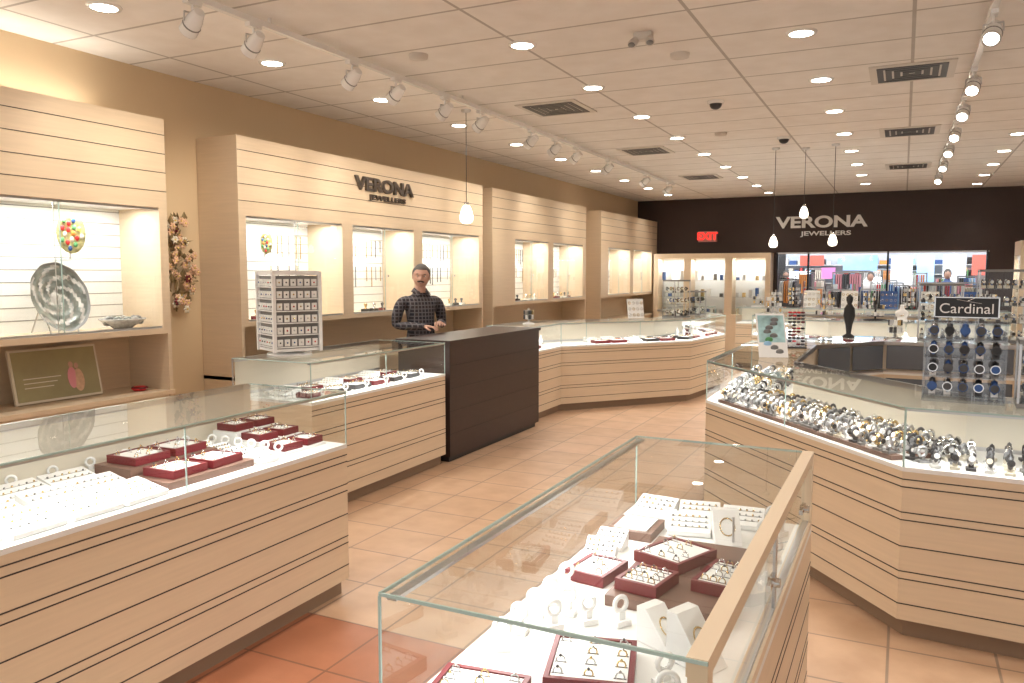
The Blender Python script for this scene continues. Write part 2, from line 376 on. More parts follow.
for i in range(6):
    tray(-3.68,4.35+i*.24,zd,.15,.19,R.uniform(-6,6),['burgundy','black','darkgrey'][i%3]); 
    (tray if i%2 else pad)(-3.92,4.33+i*.24,zd,.16,.16,R.uniform(-6,6))
for i in range(6): ringstand(-3.555,4.3+i*.25,zd,R.uniform(0,90))
# dark cash counter
b=MB(); b.box(-4.02,-3.49,5.9,7.78,.05,1.04,'walnut'); b.box(-3.98,-3.52,5.93,7.75,0,.05,'black')
b.box(-4.04,-3.475,5.885,7.795,1.04,1.07,'walnut')
for z in(.25,.45,.65,.85): b.box(-3.491,-3.488,5.9,7.78,z,z+.005,'walnutgroove')
b.build('cash_counter')
# ---------- far left ribbon counter
Apts=[(-3.62,7.95),(-3.62,8.72),(-3.40,8.98),(-2.42,10.15),(-2.25,11.5),(-3.0,12.9),(-3.0,14.4)]
counter('faceted_display_counter',Apts,.6)
def fill(pts,segs,w,closed=False,step=.24):
    for s in segs:
        A=Vector(pts[s]);B=Vector(pts[(s+1)%len(pts)]); d=B-A;L=d.length;d.normalize();n=Vector((-d.y,d.x)); ang=math.degrees(math.atan2(d.y,d.x))
        k=int((L-.15)/step)
        for i in range(k):
            for o in(.15,.36):
                p=A+d*((L-k*step)/2+step*(i+.5))+n*o
                c=R.random()
                if c<.68: tray(p.x,p.y,zd,.2,.15,ang+R.uniform(-4,4),'burgundy' if R.random()<.75 else 'black',rings=(4,2))
                elif c<.88: pad(p.x,p.y,zd,.18,.14,ang)
                else: bust(p.x,p.y,zd,.8,ang)
fill(Apts,[2,3],.6)
fill(Apts,[0,4],.6)
# ---------- right island
Bp=[(.03,3.9),(1.5,3.8),(2.5,4.9),(2.5,7.2),(1.6,8.2),(-.4,8.2),(-1.18,7.2),(-1.18,5.42)]
counter('octagonal_display_counter',Bp,.56,True,doors=(3,4,5))
watches('watch_display',Bp[7],Bp[0],.06,.44,.79,6,.062,base=(0,2))
watches('watch_display',(.12,3.893),(1.5,3.8),.07,.40,.79,5,.07,kinds=('darkgrey','black','chrome','black','metal'))
watches('watch_display',(-1.18,7.1),(-1.18,5.75),.1,.4,.79,4,.09)
fill(Bp,[4],.56,True)
# ---------- rear island and rear wall counter
Cp=[(-1.9,11.6),(-1.1,10.7),(1.2,10.7),(2.0,11.6),(2.0,12.9),(-1.9,12.9)]
counter('octagonal_display_counter',Cp,.55,True)
fill(Cp,[0,1],.55,True,step=.3)
counter('rear_display_counter',[(-2.6,14.2),(1.5,14.2)],.6)
fill([(-2.6,14.2),(1.5,14.2)],[0],.6,step=.34)
# ---------- glass table foreground
b=MB(); x0,x1,y0,y1=-.94,-.27,1.30,3.06; zt=1.0; zk=.72
b.box(x0,x1,y0,y1,.09,zk-.02,'wood'); b.box(x0+.05,x1-.05,y0+.05,y1-.05,0,.09,'kick'); b.box(x0,x1,y0,y1,zk-.02,zk,'white')
for z in GR[2:]: b.box(x0-.001,x1+.001,y0-.001,y1+.001,z-.003,z+.003,'groove')
b.quad((x0,y0,zk),(x0,y1,zk),(x0,y1,zt-.008),(x0,y0,zt-.008),'glass')
b.quad((x0,y0,zk),(x1,y0,zk),(x1,y0,zt-.008),(x0,y0,zt-.008),'glass')
b.quad((x0,y1,zk),(x1,y1,zk),(x1,y1,zt-.008),(x0,y1,zt-.008),'glass')
b.quad((x0,y0,zt),(x1,y0,zt),(x1,y1,zt),(x0,y1,zt),'glass')
b.box(x0-.002,x0+.003,y0,y1,zt-.008,zt-.001,'glassedge'); b.box(x0,x1,y0-.002,y0+.003,zt-.008,zt-.001,'glassedge'); b.box(x0,x1,y1-.003,y1+.002,zt-.008,zt-.001,'glassedge')
b.box(x0-.002,x0+.003,y0-.002,y0+.003,zk,zt-.008,'glassedge'); b.box(x0-.002,x0+.003,y1-.003,y1+.002,zk,zt-.008,'glassedge')
b.box(x0+.012,x0+.035,y0+.01,y1-.01,zt-.018,zt-.010,'metal')
b.box(x1-.038,x1,y0,y1,zt-.035,zt+.001,'woodtop')
b.box(x1-.035,x1,y0,y0+.04,zk,zt-.035,'woodtop'); b.box(x1-.035,x1,y1-.04,y1,zk,zt-.035,'woodtop'); b.box(x1-.035,x1,y0+.04,y1-.04,zk,zk+.025,'woodtop')
b.quad((x1-.012,y0+.04,zk+.02),(x1-.012,2.2,zk+.02),(x1-.012,2.2,zt-.035),(x1-.012,y0+.04,zt-.035),'glass')
b.quad((x1-.024,2.1,zk+.02),(x1-.024,y1-.04,zk+.02),(x1-.024,y1-.04,zt-.035),(x1-.024,2.1,zt-.035),'glass')
b.box(x1-.015,x1-.008,2.17,2.2,zk+.02,zt-.035,'metal'); b.box(x1-.028,x1-.008,y0+.04,y1-.04,zk+.025,zk+.032,'metal')
for y in(2.05,2.75): b.tube((x1-.01,y,.87),(x1+.02,y,.87),.012,'chrome',12); b.box(x1-.008,x1+.004,y-.05,y+.05,.862,.878,'chrome')
b.tube((x1-.22,2.72,zk),(x1-.22,2.72,zk+.1),.004,'metal',8)
b.build('glass_display_table')
area('case_light',(x0+.03,(y0+y1)/2,zt-.025),.04,(y1-y0)*.92,(0,0,0),9.5,(1,.98,.95))
zd2=zk+.001
b=MB(); b.box(-.72,-.37,2.06,2.62,zd2,zd2+.03,'brownleather'); b.build('display_riser')
b=MB(); b.box(-.91,-.75,2.62,2.80,zd2,zd2+.03,'brownleather'); b.box(-.89,-.77,2.64,2.78,zd2+.03,zd2+.036,'white'); b.build('display_riser')
for (x,y,w,d_,r,z) in [(-.815,2.26,.13,.17,-8,0),(-.63,2.17,.13,.15,-10,.031),(-.61,2.41,.17,.2,-22,.031),(-.44,2.28,.11,.2,-8,.031),(-.62,1.69,.2,.22,15,0),(-.8,1.46,.2,.16,8,0),(-.5,1.42,.16,.2,5,0)]:
    tray(x,y,zd2+z,w,d_,r,'burgundy',rings=(3,4))
for (x,y,r) in [(-.66,2.96,10),(-.83,2.96,-5),(-.66,2.80,12),(-.50,2.96,5)]: pad(x,y,zd2,.15,.12,r)
for (x,y,r) in [(-.86,2.52,0),(-.86,2.42,10)]: pad(x,y,zd2,.1,.08,r)
wedge(-.52,2.76,zd2,.09,.12,.10,20); wedge(-.41,1.84,zd2,.08,.12,.12,65); wedge(-.51,1.90,zd2,.07,.11,.09,65)
for (x,y) in [(-.86,1.70),(-.86,1.80),(-.86,1.90),(-.79,1.86),(-.79,1.96),(-.86,2.0),(-.72,1.93),(-.45,1.70),(-.42,1.62),(-.64,1.96),(-.37,2.70),(-.40,2.80),(-.36,2.90),(-.40,2.98),(-.86,2.12),(-.34,2.62)]: ringstand(x,y,zd2,R.uniform(0,60),.75)
# ---------- wall cabinets
def cabinet(name,y0,y1,bays,zt=2.76,X=WX,depth=.45):
    b=MB(); F=X+depth; Bk=X+.005
    z1,z2=1.25,2.12
    b.box(Bk,F,y0,y0+.03,0,zt,'wood'); b.box(Bk,F,y1-.03,y1,0,zt,'wood')
    b.box(Bk,F-.02,y0+.03,y1-.03,zt-.03,zt-.002,'wood')
    b.box(F-.025,F,y0+.03,y1-.03,z2,zt-.001,'wood')
    b.box(Bk,F-.025,y0+.03,y1-.03,z2,z2+.03,'white')
    z=z2+.12
    while z<zt-.05: b.box(F-.001,F+.0015,y0+.001,y1-.001,z-.0025,z+.0025,'groove'); z+=.135
    b.box(Bk,F,y0+.03,y1-.03,z1-.04,z1,'wood')
    b.box(Bk,Bk+.02,y0+.03,y1-.03,z1,z2,'slat')
    z=z1+.08
    while z<z2: b.box(Bk+.02,Bk+.0215,y0+.03,y1-.03,z,z+.006,'slatline'); z+=.085
    edges=[y0+.03]+[e for q in bays for e in q]+[y1-.03]
    for i in range(0,len(edges),2):
        if edges[i+1]-edges[i]>.005: b.box(Bk+.02,F,edges[i],edges[i+1],z1,z2,'wood')
    for a,c in bays:
        b.box(F-.03,F-.01,a,c,z1,z1+.015,'metal'); b.box(F-.03,F-.01,a,c,z2-.015,z2,'metal')
        m=(a+c)/2
        b.quad((F-.018,a,z1+.01),(F-.018,m+.02,z1+.01),(F-.018,m+.02,z2-.01),(F-.018,a,z2-.01),'glass')
        b.quad((F-.026,m-.02,z1+.01),(F-.026,c,z1+.01),(F-.026,c,z2-.01),(F-.026,m-.02,z2-.01),'glass')
        b.box(F-.02,F-.014,m+.015,m+.02,z1+.01,z2-.01,'glassedge'); b.box(F-.026,F-.022,m-.02,m-.016,z1+.01,z2-.01,'metal')
        b.tube((F-.018,m+.06,1.62),(F-.008,m+.06,1.62),.012,'metal',10)
        area('cabinet_light',(X+.28,m,z2-.012),.08,(c-a)*.9,(0,0,0),9.5*(c-a),(1,.97,.92))
    b.box(Bk,Bk+.02,y0+.03,y1-.03,.79,z1-.04,'wood')
    b.box(Bk,F+.02,y0,y1,.76,.79,'woodtop'); b.box(Bk,F-.01,y0+.03,y1-.03,.08,.76,'wood'); 
    for z in(.2,.34,.48,.62): b.box(F-.011,F-.0085,y0+.03,y1-.03,z,z+.005,'groove')
    return b.build(name)
cabinet('wall_display_cabinet',.9,4.17,[(1.0,2.5),(2.56,4.10)])
cabinet('wall_display_cabinet',4.87,9.05,[(4.95,6.2),(6.36,7.45),(7.62,8.95)])
cabinet('wall_display_cabinet',9.32,12.75,[(10.0,11.15),(11.35,12.6)])
cabinet('wall_display_cabinet',13.5,BY-.02,[(13.9,15.2),(15.4,16.7)])
area('cove_light',(WX+.13,2.4,2.79),.05,3.0,(math.pi,0,0),11,(1,.94,.82))
b=MB()
for (a,c) in [(6.42,7.4),(7.7,8.9),(10.05,11.1),(11.4,12.5),(5.6,6.1),(14,15.1),(15.5,16.5)]:
    y=a
    while y<c:
        for z in(2.0,1.72):
            if R.random()<.75:
                l=R.uniform(.12,.22); b.tube((WX+.05,y,z),(WX+.05,y,z-l),.005,R.choice(['gold','midgrey','gold','darkgrey']),5); b.tube((WX+.025,y,z),(WX+.06,y,z),.004,'metal',5)
        y+=R.uniform(.05,.11)
b.build('hanging_necklaces')
b=MB()
for (a,c) in [(4.97,6.18),(6.38,7.43),(7.64,8.93),(10.02,11.13),(11.37,12.58)]:
    y=a+.1
    while y<c-.1:
        if R.random()<.7: 
            w=R.uniform(.05,.09); b.T=T(WX+.28,y,1.251,90); b.box(-w/2,w/2,-.03,.03,0,.03,R.choice(['white','black','burgundy','white'])); b.lathe((0,0,.03),[(.02,0),(.008,.01),(.02,.05),(.0,.06)],R.choice(['gold','chrome','darkgrey']),8)
        y+=.15
b.T=Matrix(); b.build('giftware_row')
b=MB(); r=.235; C=Vector((-5.06,3.43,1.252+r*.98)); m=RZ(10)@RY(76); n=72; rows=16; vs=[];fs=[]
for j in range(rows+1):
    q=j/rows
    for i in range(n):
        t=2*math.pi*i/n; rr=r*q*(1+.008*q*math.sin(11*t)); z=.045*q*q+.003*math.sin(q*26)+.002*q*math.sin(9*t+q*5)
        vs.append(C+m@Vector((rr*math.cos(t),rr*math.sin(t),z)))
for j in range(rows):
    for i in range(n): fs.append((j*n+i,j*n+(i+1)%n,(j+1)*n+(i+1)%n,(j+1)*n+i))
def pk(k):
    j,i=k//n,k%n
    if j<3: return 'shell'
    if j==15: return 'midgrey'
    return 'shell' if ((i*2+j*5)//9)%3==0 else 'silverplate'
for kk in('shell','midgrey','silverplate'): b.add(vs[:],[f for k,f in enumerate(fs) if pk(k)==kk],kk,True)
for s in(-1,1): b.tube((-4.98,3.43+s*.1,1.255),(-5.08,3.43+s*.09,1.45),.005,'metal',6); b.tube((-5.08,3.43+s*.09,1.45),(-5.18,3.43+s*.1,1.255),.005,'metal',6)
b.build('decorative_plate')
b=MB(); b.lathe((-5.0,3.88,1.254),[(0,.0),(.06,.0),(.1,.03),(.17,.07),(.165,.075),(.09,.035),(0,.012)],'shell',24,(.8,1)); 
for i in range(9): b.torus((-5.0+.02*math.cos(i),3.88+.12*math.cos(i*.7),1.254+.06),.03,.008,R.choice(['shell','silverplate','midgrey']),RY(60+i*10),10,5)
b.build('glass_bowl')
def artplate(name,y,z,s):
    b=MB(); X=-5.08
    b.lathe((X,y,z),[(0,0),(s*.7,.004),(s,.018),(s,.022),(s*.7,.01),(0,.006)],'artglass',28,(1.1,.85),RY(90))
    for i in range(16):
        a=i*2.4; q=s*.8*math.sqrt((i+.5)/16); b.sph((X+.02,y+q*.85*math.cos(a),z+q*1.05*math.sin(a)),(.006,s*.13,s*.15),R.choice(['orange','red','green','yellow','blue','cream']),8,5)
    b.tube((X,y,z-s*1.05),(X,y,z-s*1.4),.006,'metal'); b.box(-5.27,-5.0,y-s*1.3,y+s*1.3,z-s*1.4-.012,z-s*1.4,'acrylic'); b.build(name)
artplate('art_glass_ornament',3.56,1.92,.125); artplate('art_glass_ornament',5.40,1.92,.09)
# framed picture in niche
b=MB(); b.T=T(-5.10,3.46,.795,90)@Matrix.Rotation(math.radians(-12),4,'X'); b.box(-.31,.31,-.01,.01,0,.36,'cream'); b.box(-.295,.295,-.013,-.009,.015,.345,'poster')
b.sph((.1,-.014,.23),(.018,.004,.022),'skin'); b.sph((.14,-.014,.22),(.016,.004,.02),'skin'); b.sph((.10,-.014,.14),(.035,.004,.075),'pink'); b.sph((.145,-.014,.12),(.04,.004,.08),'petal')
for i in range(3): b.box(-.24,-.04+.03*i,-.014,-.012,.1+.03*i,.106+.03*i,'cream')
b.T=Matrix(); b.build('framed_picture')
b=MB(); b.lathe((-5.0,4.0,.791),[(0,0),(.03,0),(.05,.02),(.03,.035),(0,.03)],'red',14,(1,1.3)); b.torus((-5,4.0,.815),.05,.008,'burgundy',None,14,5); b.build('red_dish')
# flower garland on wall
b=MB()
for i in range(170):
    z=1.36+.72*R.random(); wd=.05+.085*math.sin((z-1.36)/.72*math.pi); y=4.6+.03*math.sin(z*9)+R.uniform(-wd,wd); x=WX+.03+R.random()*.07
    m=RZ(R.uniform(0,360))@RX(R.uniform(0,180))
    if i%3: 
        l=R.uniform(.05,.10); b.add([Vector((x,y,z))+m@Vector(q) for q in((0,0,0),(l*.25,l*.5,.008),(0,l,0),(-l*.25,l*.5,.008))],[(0,1,2,3)],'leaf')
    else:
        pc=R.choice(['petal','petal','cream','petal','burgundy'])
        for j in range(6): b.sph(Vector((x+.02,y,z))+RX(j*60)@Vector((0,.018,0)),(.007,.018,.011),pc,6,5,RX(j*60))
        b.sph((x+.028,y,z),.007,'yellow',6,5)
b.tube((WX+.02,4.6,1.34),(WX+.02,4.62,2.08),.006,'leaf'); b.build('dried_flower_garland')
# ---------- rear wall cabinets (facing -Y)
def rearcab(name,xa,xb,bays,zt=2.06,depth=.42):
    b=MB(); Y1=BY-.005; F=BY-depth
    b.box(xa,xb,F,Y1,0,.8,'wood'); b.box(xa,xb,F,Y1,zt-.1,zt,'wood'); b.box(xa,xb,Y1-.02,Y1,.8,zt-.1,'slat')
    ed=[xa]+[e for q in bays for e in q]+[xb]
    for i in range(0,len(ed),2): b.box(ed[i],ed[i+1],F,Y1-.02,.8,zt-.1,'wood')
    for a,c in bays:
        for z in(1.15,1.5): b.box(a,c,F+.1,Y1-.02,z,z+.008,'acrylic')
        b.quad((a,F+.01,.8),(c,F+.01,.8),(c,F+.01,zt-.1),(a,F+.01,zt-.1),'glass')
        x=a+.08
        while x<c-.05:
            for z in(.8,1.158,1.508):
                if R.random()<.8: b.box(x-.03,x+.03,F+.15,F+.25,z,z+R.uniform(.06,.2),R.choice(['white','gold','darkgrey','midgrey','blue','metal','white']))
            x+=.13
        area('cabinet_light',((a+c)/2,F+.15,zt-.115),(c-a)*.9,.08,(0,0,0),13*(c-a))
    return b.build(name)
rearcab('wall_display_cabinet',-4.8,-2.4,[(-4.7,-4.15),(-4.0,-3.3),(-3.15,-2.5)])
# tall glass showcase tower beyond the island
def showcase(x,y,w,d,h):
    b=MB(); b.box(x,x+w,y,y+d,0,.5,'wood'); b.box(x,x+w,y,y+d,h-.14,h,'wood')
    for (px,py) in((x,y),(x+w-.05,y),(x,y+d-.05),(x+w-.05,y+d-.05)): b.box(px,px+.05,py,py+.05,.5,h-.14,'woodtop')
    for (a,c) in(((x,y+.01),(x+w,y+.01)),((x+.01,y),(x+.01,y+d)),((x+w-.01,y),(x+w-.01,y+d))): b.quad((*a,.5),(*c,.5),(*c,h-.14),(*a,h-.14),'glass')
    for i in range(4):
        z=.5+i*.33; b.box(x+.05,x+w-.05,y+.05,y+d-.05,z,z+.01,'acrylic' if i else 'white')
        for k in range(10): 
            px=x+.1+(w-.2)*(k%5)/4; py=y+.15+(d-.3)*(k//5); b.lathe((px,py,z+.011),[(0,0),(.03,0),(.03,.02),(.012,.03),(.03,.08),(.028,.12),(0,.15)],R.choice(['whitegloss','chrome','darkgrey','gold','blue','whitegloss']),8)
    b.build('tall_glass_showcase'); area('showcase_light',(x+w/2,y+d/2,h-.15),w*.7,d*.6,(0,0,0),9)
showcase(1.02,9.2,.62,.5,1.97); showcase(1.75,15.0,.8,.5,2.15)
# counter-top glass towers
def ctower(x,y,z,w,d,h,rot=0):
    b=MB(); b.T=T(x,y,z,rot); a,c=w/2,d/2
    b.box(-a,a,-c,c,0,.02,'midgrey'); b.box(-a,a,-c,c,h-.02,h,'midgrey')
    for sx in(-1,1):
        for sy in(-1,1): b.box(sx*a-(.01 if sx>0 else 0),sx*a+(0 if sx>0 else .01),sy*c-(.01 if sy>0 else 0),sy*c+(0 if sy>0 else .01),.02,h-.02,'metal')
    b.quad((-a+.003,-c+.004,.02),(a-.003,-c+.004,.02),(a-.003,-c+.004,h-.02),(-a+.003,-c+.004,h-.02),'glass')
    b.quad((-a+.004,-c,.02),(-a+.004,c,.02),(-a+.004,c,h-.02),(-a+.004,-c,h-.02),'glass')
    n=max(2,int(h/.13))
    for i in range(n):
        zz=.02+i*(h-.04)/n; b.box(-a+.01,a-.01,-c+.01,c-.01,zz,zz+.005,'acrylic')
        m=max(3,int(w/.055))
        for j in range(m):
            for q in(-.3,.3):
                px=-a+.035+(w-.07)*j/(m-1); py=q*d; kk=R.choice(['chrome','darkgrey','gold','blue','whitegloss','black'])
                b.box(px-.016,px+.016,py-.016,py+.016,zz+.006,zz+.03,R.choice(['whitegloss','cream','darkgrey'])); b.torus((px,py,zz+.055),.02,.008,kk,RY(90),10,4); b.tube((px,py-.02,zz+.058),(px,py-.028,zz+.06),.014,R.choice(['white','black','chrome']),8)
    b.T=Matrix(); b.build('countertop_showcase')
ctower(.30,7.93,1.062,.34,.26,.50); ctower(.76,7.93,1.062,.36,.26,.62); ctower(1.22,7.93,1.062,.36,.26,.50)
ctower(-2.72,10.55,1.062,.26,.26,.50,52); ctower(-2.62,11.25,1.062,.22,.22,.34,80)
# ---------- signs
def text(s,loc,rot,size,k,parent,ext=.012,sx=1,bold=.0):
    c=bpy.data.curves.new('lettering','FONT'); c.body=s; c.size=size; c.extrude=ext; c.align_x='CENTER'; c.align_y='CENTER'; c.offset=bold
    c.materials.append(M[k]); o=bpy.data.objects.new('lettering',c); o.location=loc; o.rotation_euler=rot; o.scale=(sx,1,1); bpy.context.collection.objects.link(o); o.parent=parent
    return o
lr=(math.radians(90),0,math.radians(90)); br_=(math.radians(90),0,0)
e=empty('store_sign'); text('VERONA',(WX+.45+.018,6.90,2.53),lr,.18,'signmetal',e,.012,1.40,.006); text('JEWELLERS',(WX+.45+.014,6.95,2.41),lr,.07,'signmetal',e,.008,1.9,.002)
e=empty('store_sign'); text('VERONA',(-1.52,BY-.02,2.66),br_,.31,'whitegloss',e,.02,1.36,.010); text('JEWELLERS',(-1.42,BY-.015,2.44),br_,.12,'whitegloss',e,.012,1.6,.003)
e=empty('exit_sign'); text('EXIT',(-3.75,BY-.085,2.42),br_,.21,'exitred',e,.004,1,.008)
b=MB(); b.box(-3.94,-3.56,BY-.08,BY-.002,2.31,2.53,'exitface'); b.build('housing',e)
# ---------- ceiling things
b=MB()
dl=[]
for ci,cx in enumerate((-4.3,-2.42,-.66,1.1,3.0)):
    y=[3.3,2.3,2.85,2.3,2.85][ci]-2.8
    while y<16.4:
        dl.append((cx,y)); y+=1.4
for cx,y in dl:
    b.lathe((cx,y,H-.012),[(.075,.002),(.095,0),(.1,.012)],'whitegloss',20); b.lathe((cx,y,H-.010),[(0,0),(.075,0)],'lampglow',20)
b.build('recessed_downlights')
for cx,y in dl: spot('downlight_beam',(cx,y,H-.03),(cx,y,0),46,125,(1,.94,.86),1,.06)
def ventf(x,y,s=.3):
    b=MB(); b.box(x-s,x+s,y-s,y+s,H-.012,H-.001,'vent')
    for i in range(4):
        q=s*(.82-.2*i); w=.045
        for (xa,xb,ya,yb) in [(-q,q,-q,-q+w),(-q,q,q-w,q),(-q,-q+w,-q+w,q-w),(q-w,q,-q+w,q-w)]:
            if q>w: b.box(x+xa,x+xb,y+ya,y+yb,H-.016,H-.0121,'black')
    b.build('ceiling_vent')
for x,y in [(-3.03,7.15),(-3.03,10.1),(-3.03,13.2),(.0,7.1),(.0,10.0),(.0,13.2)]: ventf(x,y)
for x,y in [(-1.6,7.5),(-1.3,9.8)]:
    b=MB(); b.lathe((x,y,H),[(.075,-.001),(.075,-.02),(.06,-.03)],'whitegloss',20); b.sph((x,y,H-.03),(.058,.058,.05),'black'); b.build('dome_camera')
for x,y in [(-3.2,5.0),(-1.5,5.8),(-1.9,9.2),(.9,6.4)]:
    b=MB(); b.lathe((x,y,H),[(.07,-.001),(.065,-.03),(0,-.035)],'vent',18); b.build('smoke_detector')
b=MB(); x,y=-1.59,5.2; b.box(x-.06,x+.06,y-.03,y+.03,H-.05,H-.001,'vent')
for s in(-1,1): b.tube((x+s*.04,y,H-.03),(x+s*.06,y-.05,H-.08),.022,'vent',14,.03); b.sph((x+s*.062,y-.055,H-.085),(.024,.024,.016),'midgrey')
b.build('emergency_light')
def track(name,X,ya,yb,heads,tgt,e=26):
    b=MB(); zt_=H-.05; b.box(X-.018,X+.018,ya,yb,zt_-.02,zt_+.015,'whitegloss')
    for y in [ya+.1+i*(yb-ya-.2)/5 for i in range(6)]: b.tube((X,y,zt_+.01),(X,y,H),.01,'whitegloss',8)
    for i,y in enumerate(heads):
        t=Vector(tgt(y)); p=Vector((X,y,zt_-.14)); d=(t-p).normalized()
        b.box(X-.02,X+.02,y-.05,y+.05,zt_-.045,zt_-.02,'whitegloss'); b.tube((X,y,zt_-.045),(X,y,zt_-.09),.008,'whitegloss',8)
        s=d.cross(Vector((0,0,1))).normalized()
        for q in(-1,1): b.tube(p+s*q*.052,Vector((X,y,zt_-.09))+s*q*.05,.005,'metal',6)
        b.tube(Vector((X,y,zt_-.09))-s*.052,Vector((X,y,zt_-.09))+s*.052,.006,'metal',6)
        b.tube(p-d*.085,p-d*.02,.03,'whitegloss',16,.046); b.tube(p-d*.02,p+d*.07,.046,'whitegloss',18,.052); b.torus(p+d*.02,.048,.005,'midgrey',d.to_track_quat('Z','Y').to_matrix(),18,5)
        m=d.to_track_quat('Z','Y').to_matrix(); b.lathe(p+d*.0715,[(0,0),(.04,0)],'lampglow',18,mat=m); b.lathe(p+d*.071,[(.04,0),(.052,0)],'metal',18,mat=m)
        spot('track_beam',p+d*.09,t,e,62,(1,.90,.74),.9,.04)
    b.build(name)
track('track_lighting',-3.58,1.4,13.6,[2.1,3.3,3.76,4.72,5.27,6.0,6.65,7.77,8.4,9.05,10.2,11.9,13.2],lambda y:(-5.2,y+.45,2.05),e=42)
track('track_lighting',.41,4.6,14.6,[5.45,6.9,8.0,9.2,10.4,11.8,13.4],lambda y:(.0,y-1.8,1.3),e=22)
def pend(x,y,z,s=1):
    b=MB(); b.tube((x,y,z+.1*s),(x,y,H),.0035,'darkgrey',6); b.lathe((x,y,H),[(.05,-.001),(.045,-.02),(.01,-.03)],'metal',14)
    b.lathe((x,y,z),[(0,.105*s),(.02*s,.10*s),(.025*s,.07*s)],'chrome',14)
    b.lathe((x,y,z),[(.025*s,.07*s),(.045*s,.04*s),(.06*s,-.01*s),(.068*s,-.05*s),(.06*s,-.085*s),(.035*s,-.105*s),(0,-.11*s)],'pendantglow',18)
    b.build('pendant_lamp')
pend(-3.85,6.85,2.24,1.0); pend(-1.50,10.6,2.06,.8); pend(-1.16,10.75,2.43,.8); pend(-.80,10.6,2.07,.8)
# ---------- spinner rack
b=MB(); x,y,z=-4.0,4.48,1.062; b.T=T(x,y,z,62)
b.lathe((0,0,0),[(0,0),(.16,0),(.16,.012),(.02,.02),(.02,.05)],'whitegloss',24)
w=.168
b.box(-w+.012,w-.012,-w+.012,w-.012,.05,.57,'midgrey'); b.box(-w,w,-w,w,.575,.605,'whitegloss'); b.box(-w,w,-w,w,.035,.055,'whitegloss')
for sx in(-1,1):
    for sy in(-1,1): b.box(sx*w-.012,sx*w+.012,sy*w-.012,sy*w+.012,.03,.6,'whitegloss')
for f in range(4):
    b.T=T(x,y,z,62+90*f)
    for r in range(6):
        zz=.070+r*.085
        b.box(-w+.012,w-.012,-w-.008,-w+.01,zz-.008,zz,'whitegloss')
        for c in range(6): 
            xx=-w+.040+c*.051; b.box(xx-.019,xx+.019,-w-.002,-w+.004,zz+.004,zz+.052,'white'); b.sph((xx,-w-.004,zz+.028),.006,R.choice(['gold','metal','blue','red','darkgrey']),6,4)
b.T=Matrix(); b.build('earring_spinner_rack')
# ---------- watch stand on island
def wstand(x,y,z,rot):
    e=empty('watch_stand',(0,0,0)); b=MB(); b.T=T(x,y,z,rot); W=.165
    b.box(-W,W,-.09,.09,0,.012,'acrylic'); b.box(-W,-W+.006,-.09,.09,.012,.36,'acrylic'); b.box(W-.006,W,-.09,.09,.012,.36,'acrylic')
    b.box(-W,W,.08,.086,.012,.36,'acrylic')
    for r in range(4):
        zz=.03+r*.086; b.box(-W+.006,W-.006,-.075,.08,zz-.006,zz,'acrylic')
        for c in range(5):
            xx=-W+.040+c*.0625; k=R.choice(['blue','darkgrey','black','darkgrey'])
            b.torus((xx,-.01,zz+.037),.026,.013,R.choice(['black','darkgrey','blue','chrome','black']),RY(90),14,5)
            b.tube((xx,-.040,zz+.037),(xx,-.058,zz+.039),.021,R.choice(['chrome','darkgrey','blue']),16); b.tube((xx,-.058,zz+.039),(xx,-.0605,zz+.0395),.017,k,16)
            b.box(xx-.014,xx+.014,-.035,.02,zz,zz+.03,R.choice(['whitegloss','darkgrey','midgrey']))
            b.torus((xx,.045,zz+.035),.026,.012,'darkgrey',RY(90),10,4)
    b.box(-.13,.13,-.02,.0,.385,.48,'black'); b.box(-.01,.01,-.012,-.002,.36,.385,'acrylic'); b.box(-W,W,-.09,.09,.36,.366,'acrylic')
    for sx in(-.13,.125): b.box(sx,sx+.005,-.022,-.02,.385,.48,'chrome')
    for sz in(.385,.475): b.box(-.13,.13,-.022,-.02,sz,sz+.004,'chrome')
    b.build('rack',e)
    m=T(x,y,z,rot)@Matrix.Translation((0,-.024,.425)); text('Cardinal',m.translation,(math.radians(90),0,math.radians(rot)),.065,'whitegloss',e,.001)
    b=MB(); b.T=T(x,y,z,rot); b.tube((-.04,-.022,.468),(.06,-.022,.45),.0015,'chrome',5); b.tube((.0,-.022,.46),(.03,-.022,.474),.0015,'chrome',5); b.T=Matrix(); b.build('logo_swoosh',e)
wstand(.265,4.20,1.062,-3)
ctower(.60,4.16,1.062,.26,.2,.30,-3)
b=MB(); b.T=T(-.80,5.8,1.062,22)
b.add([(-.10,-.02,0),(.10,-.02,0),(.10,.13,.30),(-.10,.13,.30),(-.10,-.01,0),(.10,-.01,0),(.10,.14,.30),(-.10,.14,.30)],[(0,1,2,3),(4,7,6,5),(0,4,5,1),(1,5,6,2),(2,6,7,3),(3,7,4,0)],'whitegloss')
b.quad((-.09,-.014,.01),(.09,-.014,.01),(.09,.122,.288),(-.09,.122,.288),'leaflet')
for i in range(9): b.sph((R.uniform(-.06,.06),.0135*i-.004,.04+.027*i),(.028,.004,.02),R.choice(['green','lightblue','white','midgrey','lightblue']),8,5)
b.box(-.06,.06,.1,.15,0,.006,'whitegloss'); b.tube((0,.135,.0),(0,.135,.25),.006,'metal'); b.T=Matrix(); b.build('brochure_holder')
b=MB(); b.T=T(-.74,6.6,1.062,15); b.box(-.07,.07,-.05,.05,0,.01,'black'); 
for i in range(4):
    xx=-.048+i*.032; b.tube((xx,0,.01),(xx,.02,.31),.004,'metal',6)
    for j in range(11): b.torus((xx,.0+j*.002,.03+j*.025),.011,.0075,R.choice(['red','black','black','white','burgundy','darkgrey','red']),None,8,4)
b.T=Matrix(); b.build('bracelet_rack')
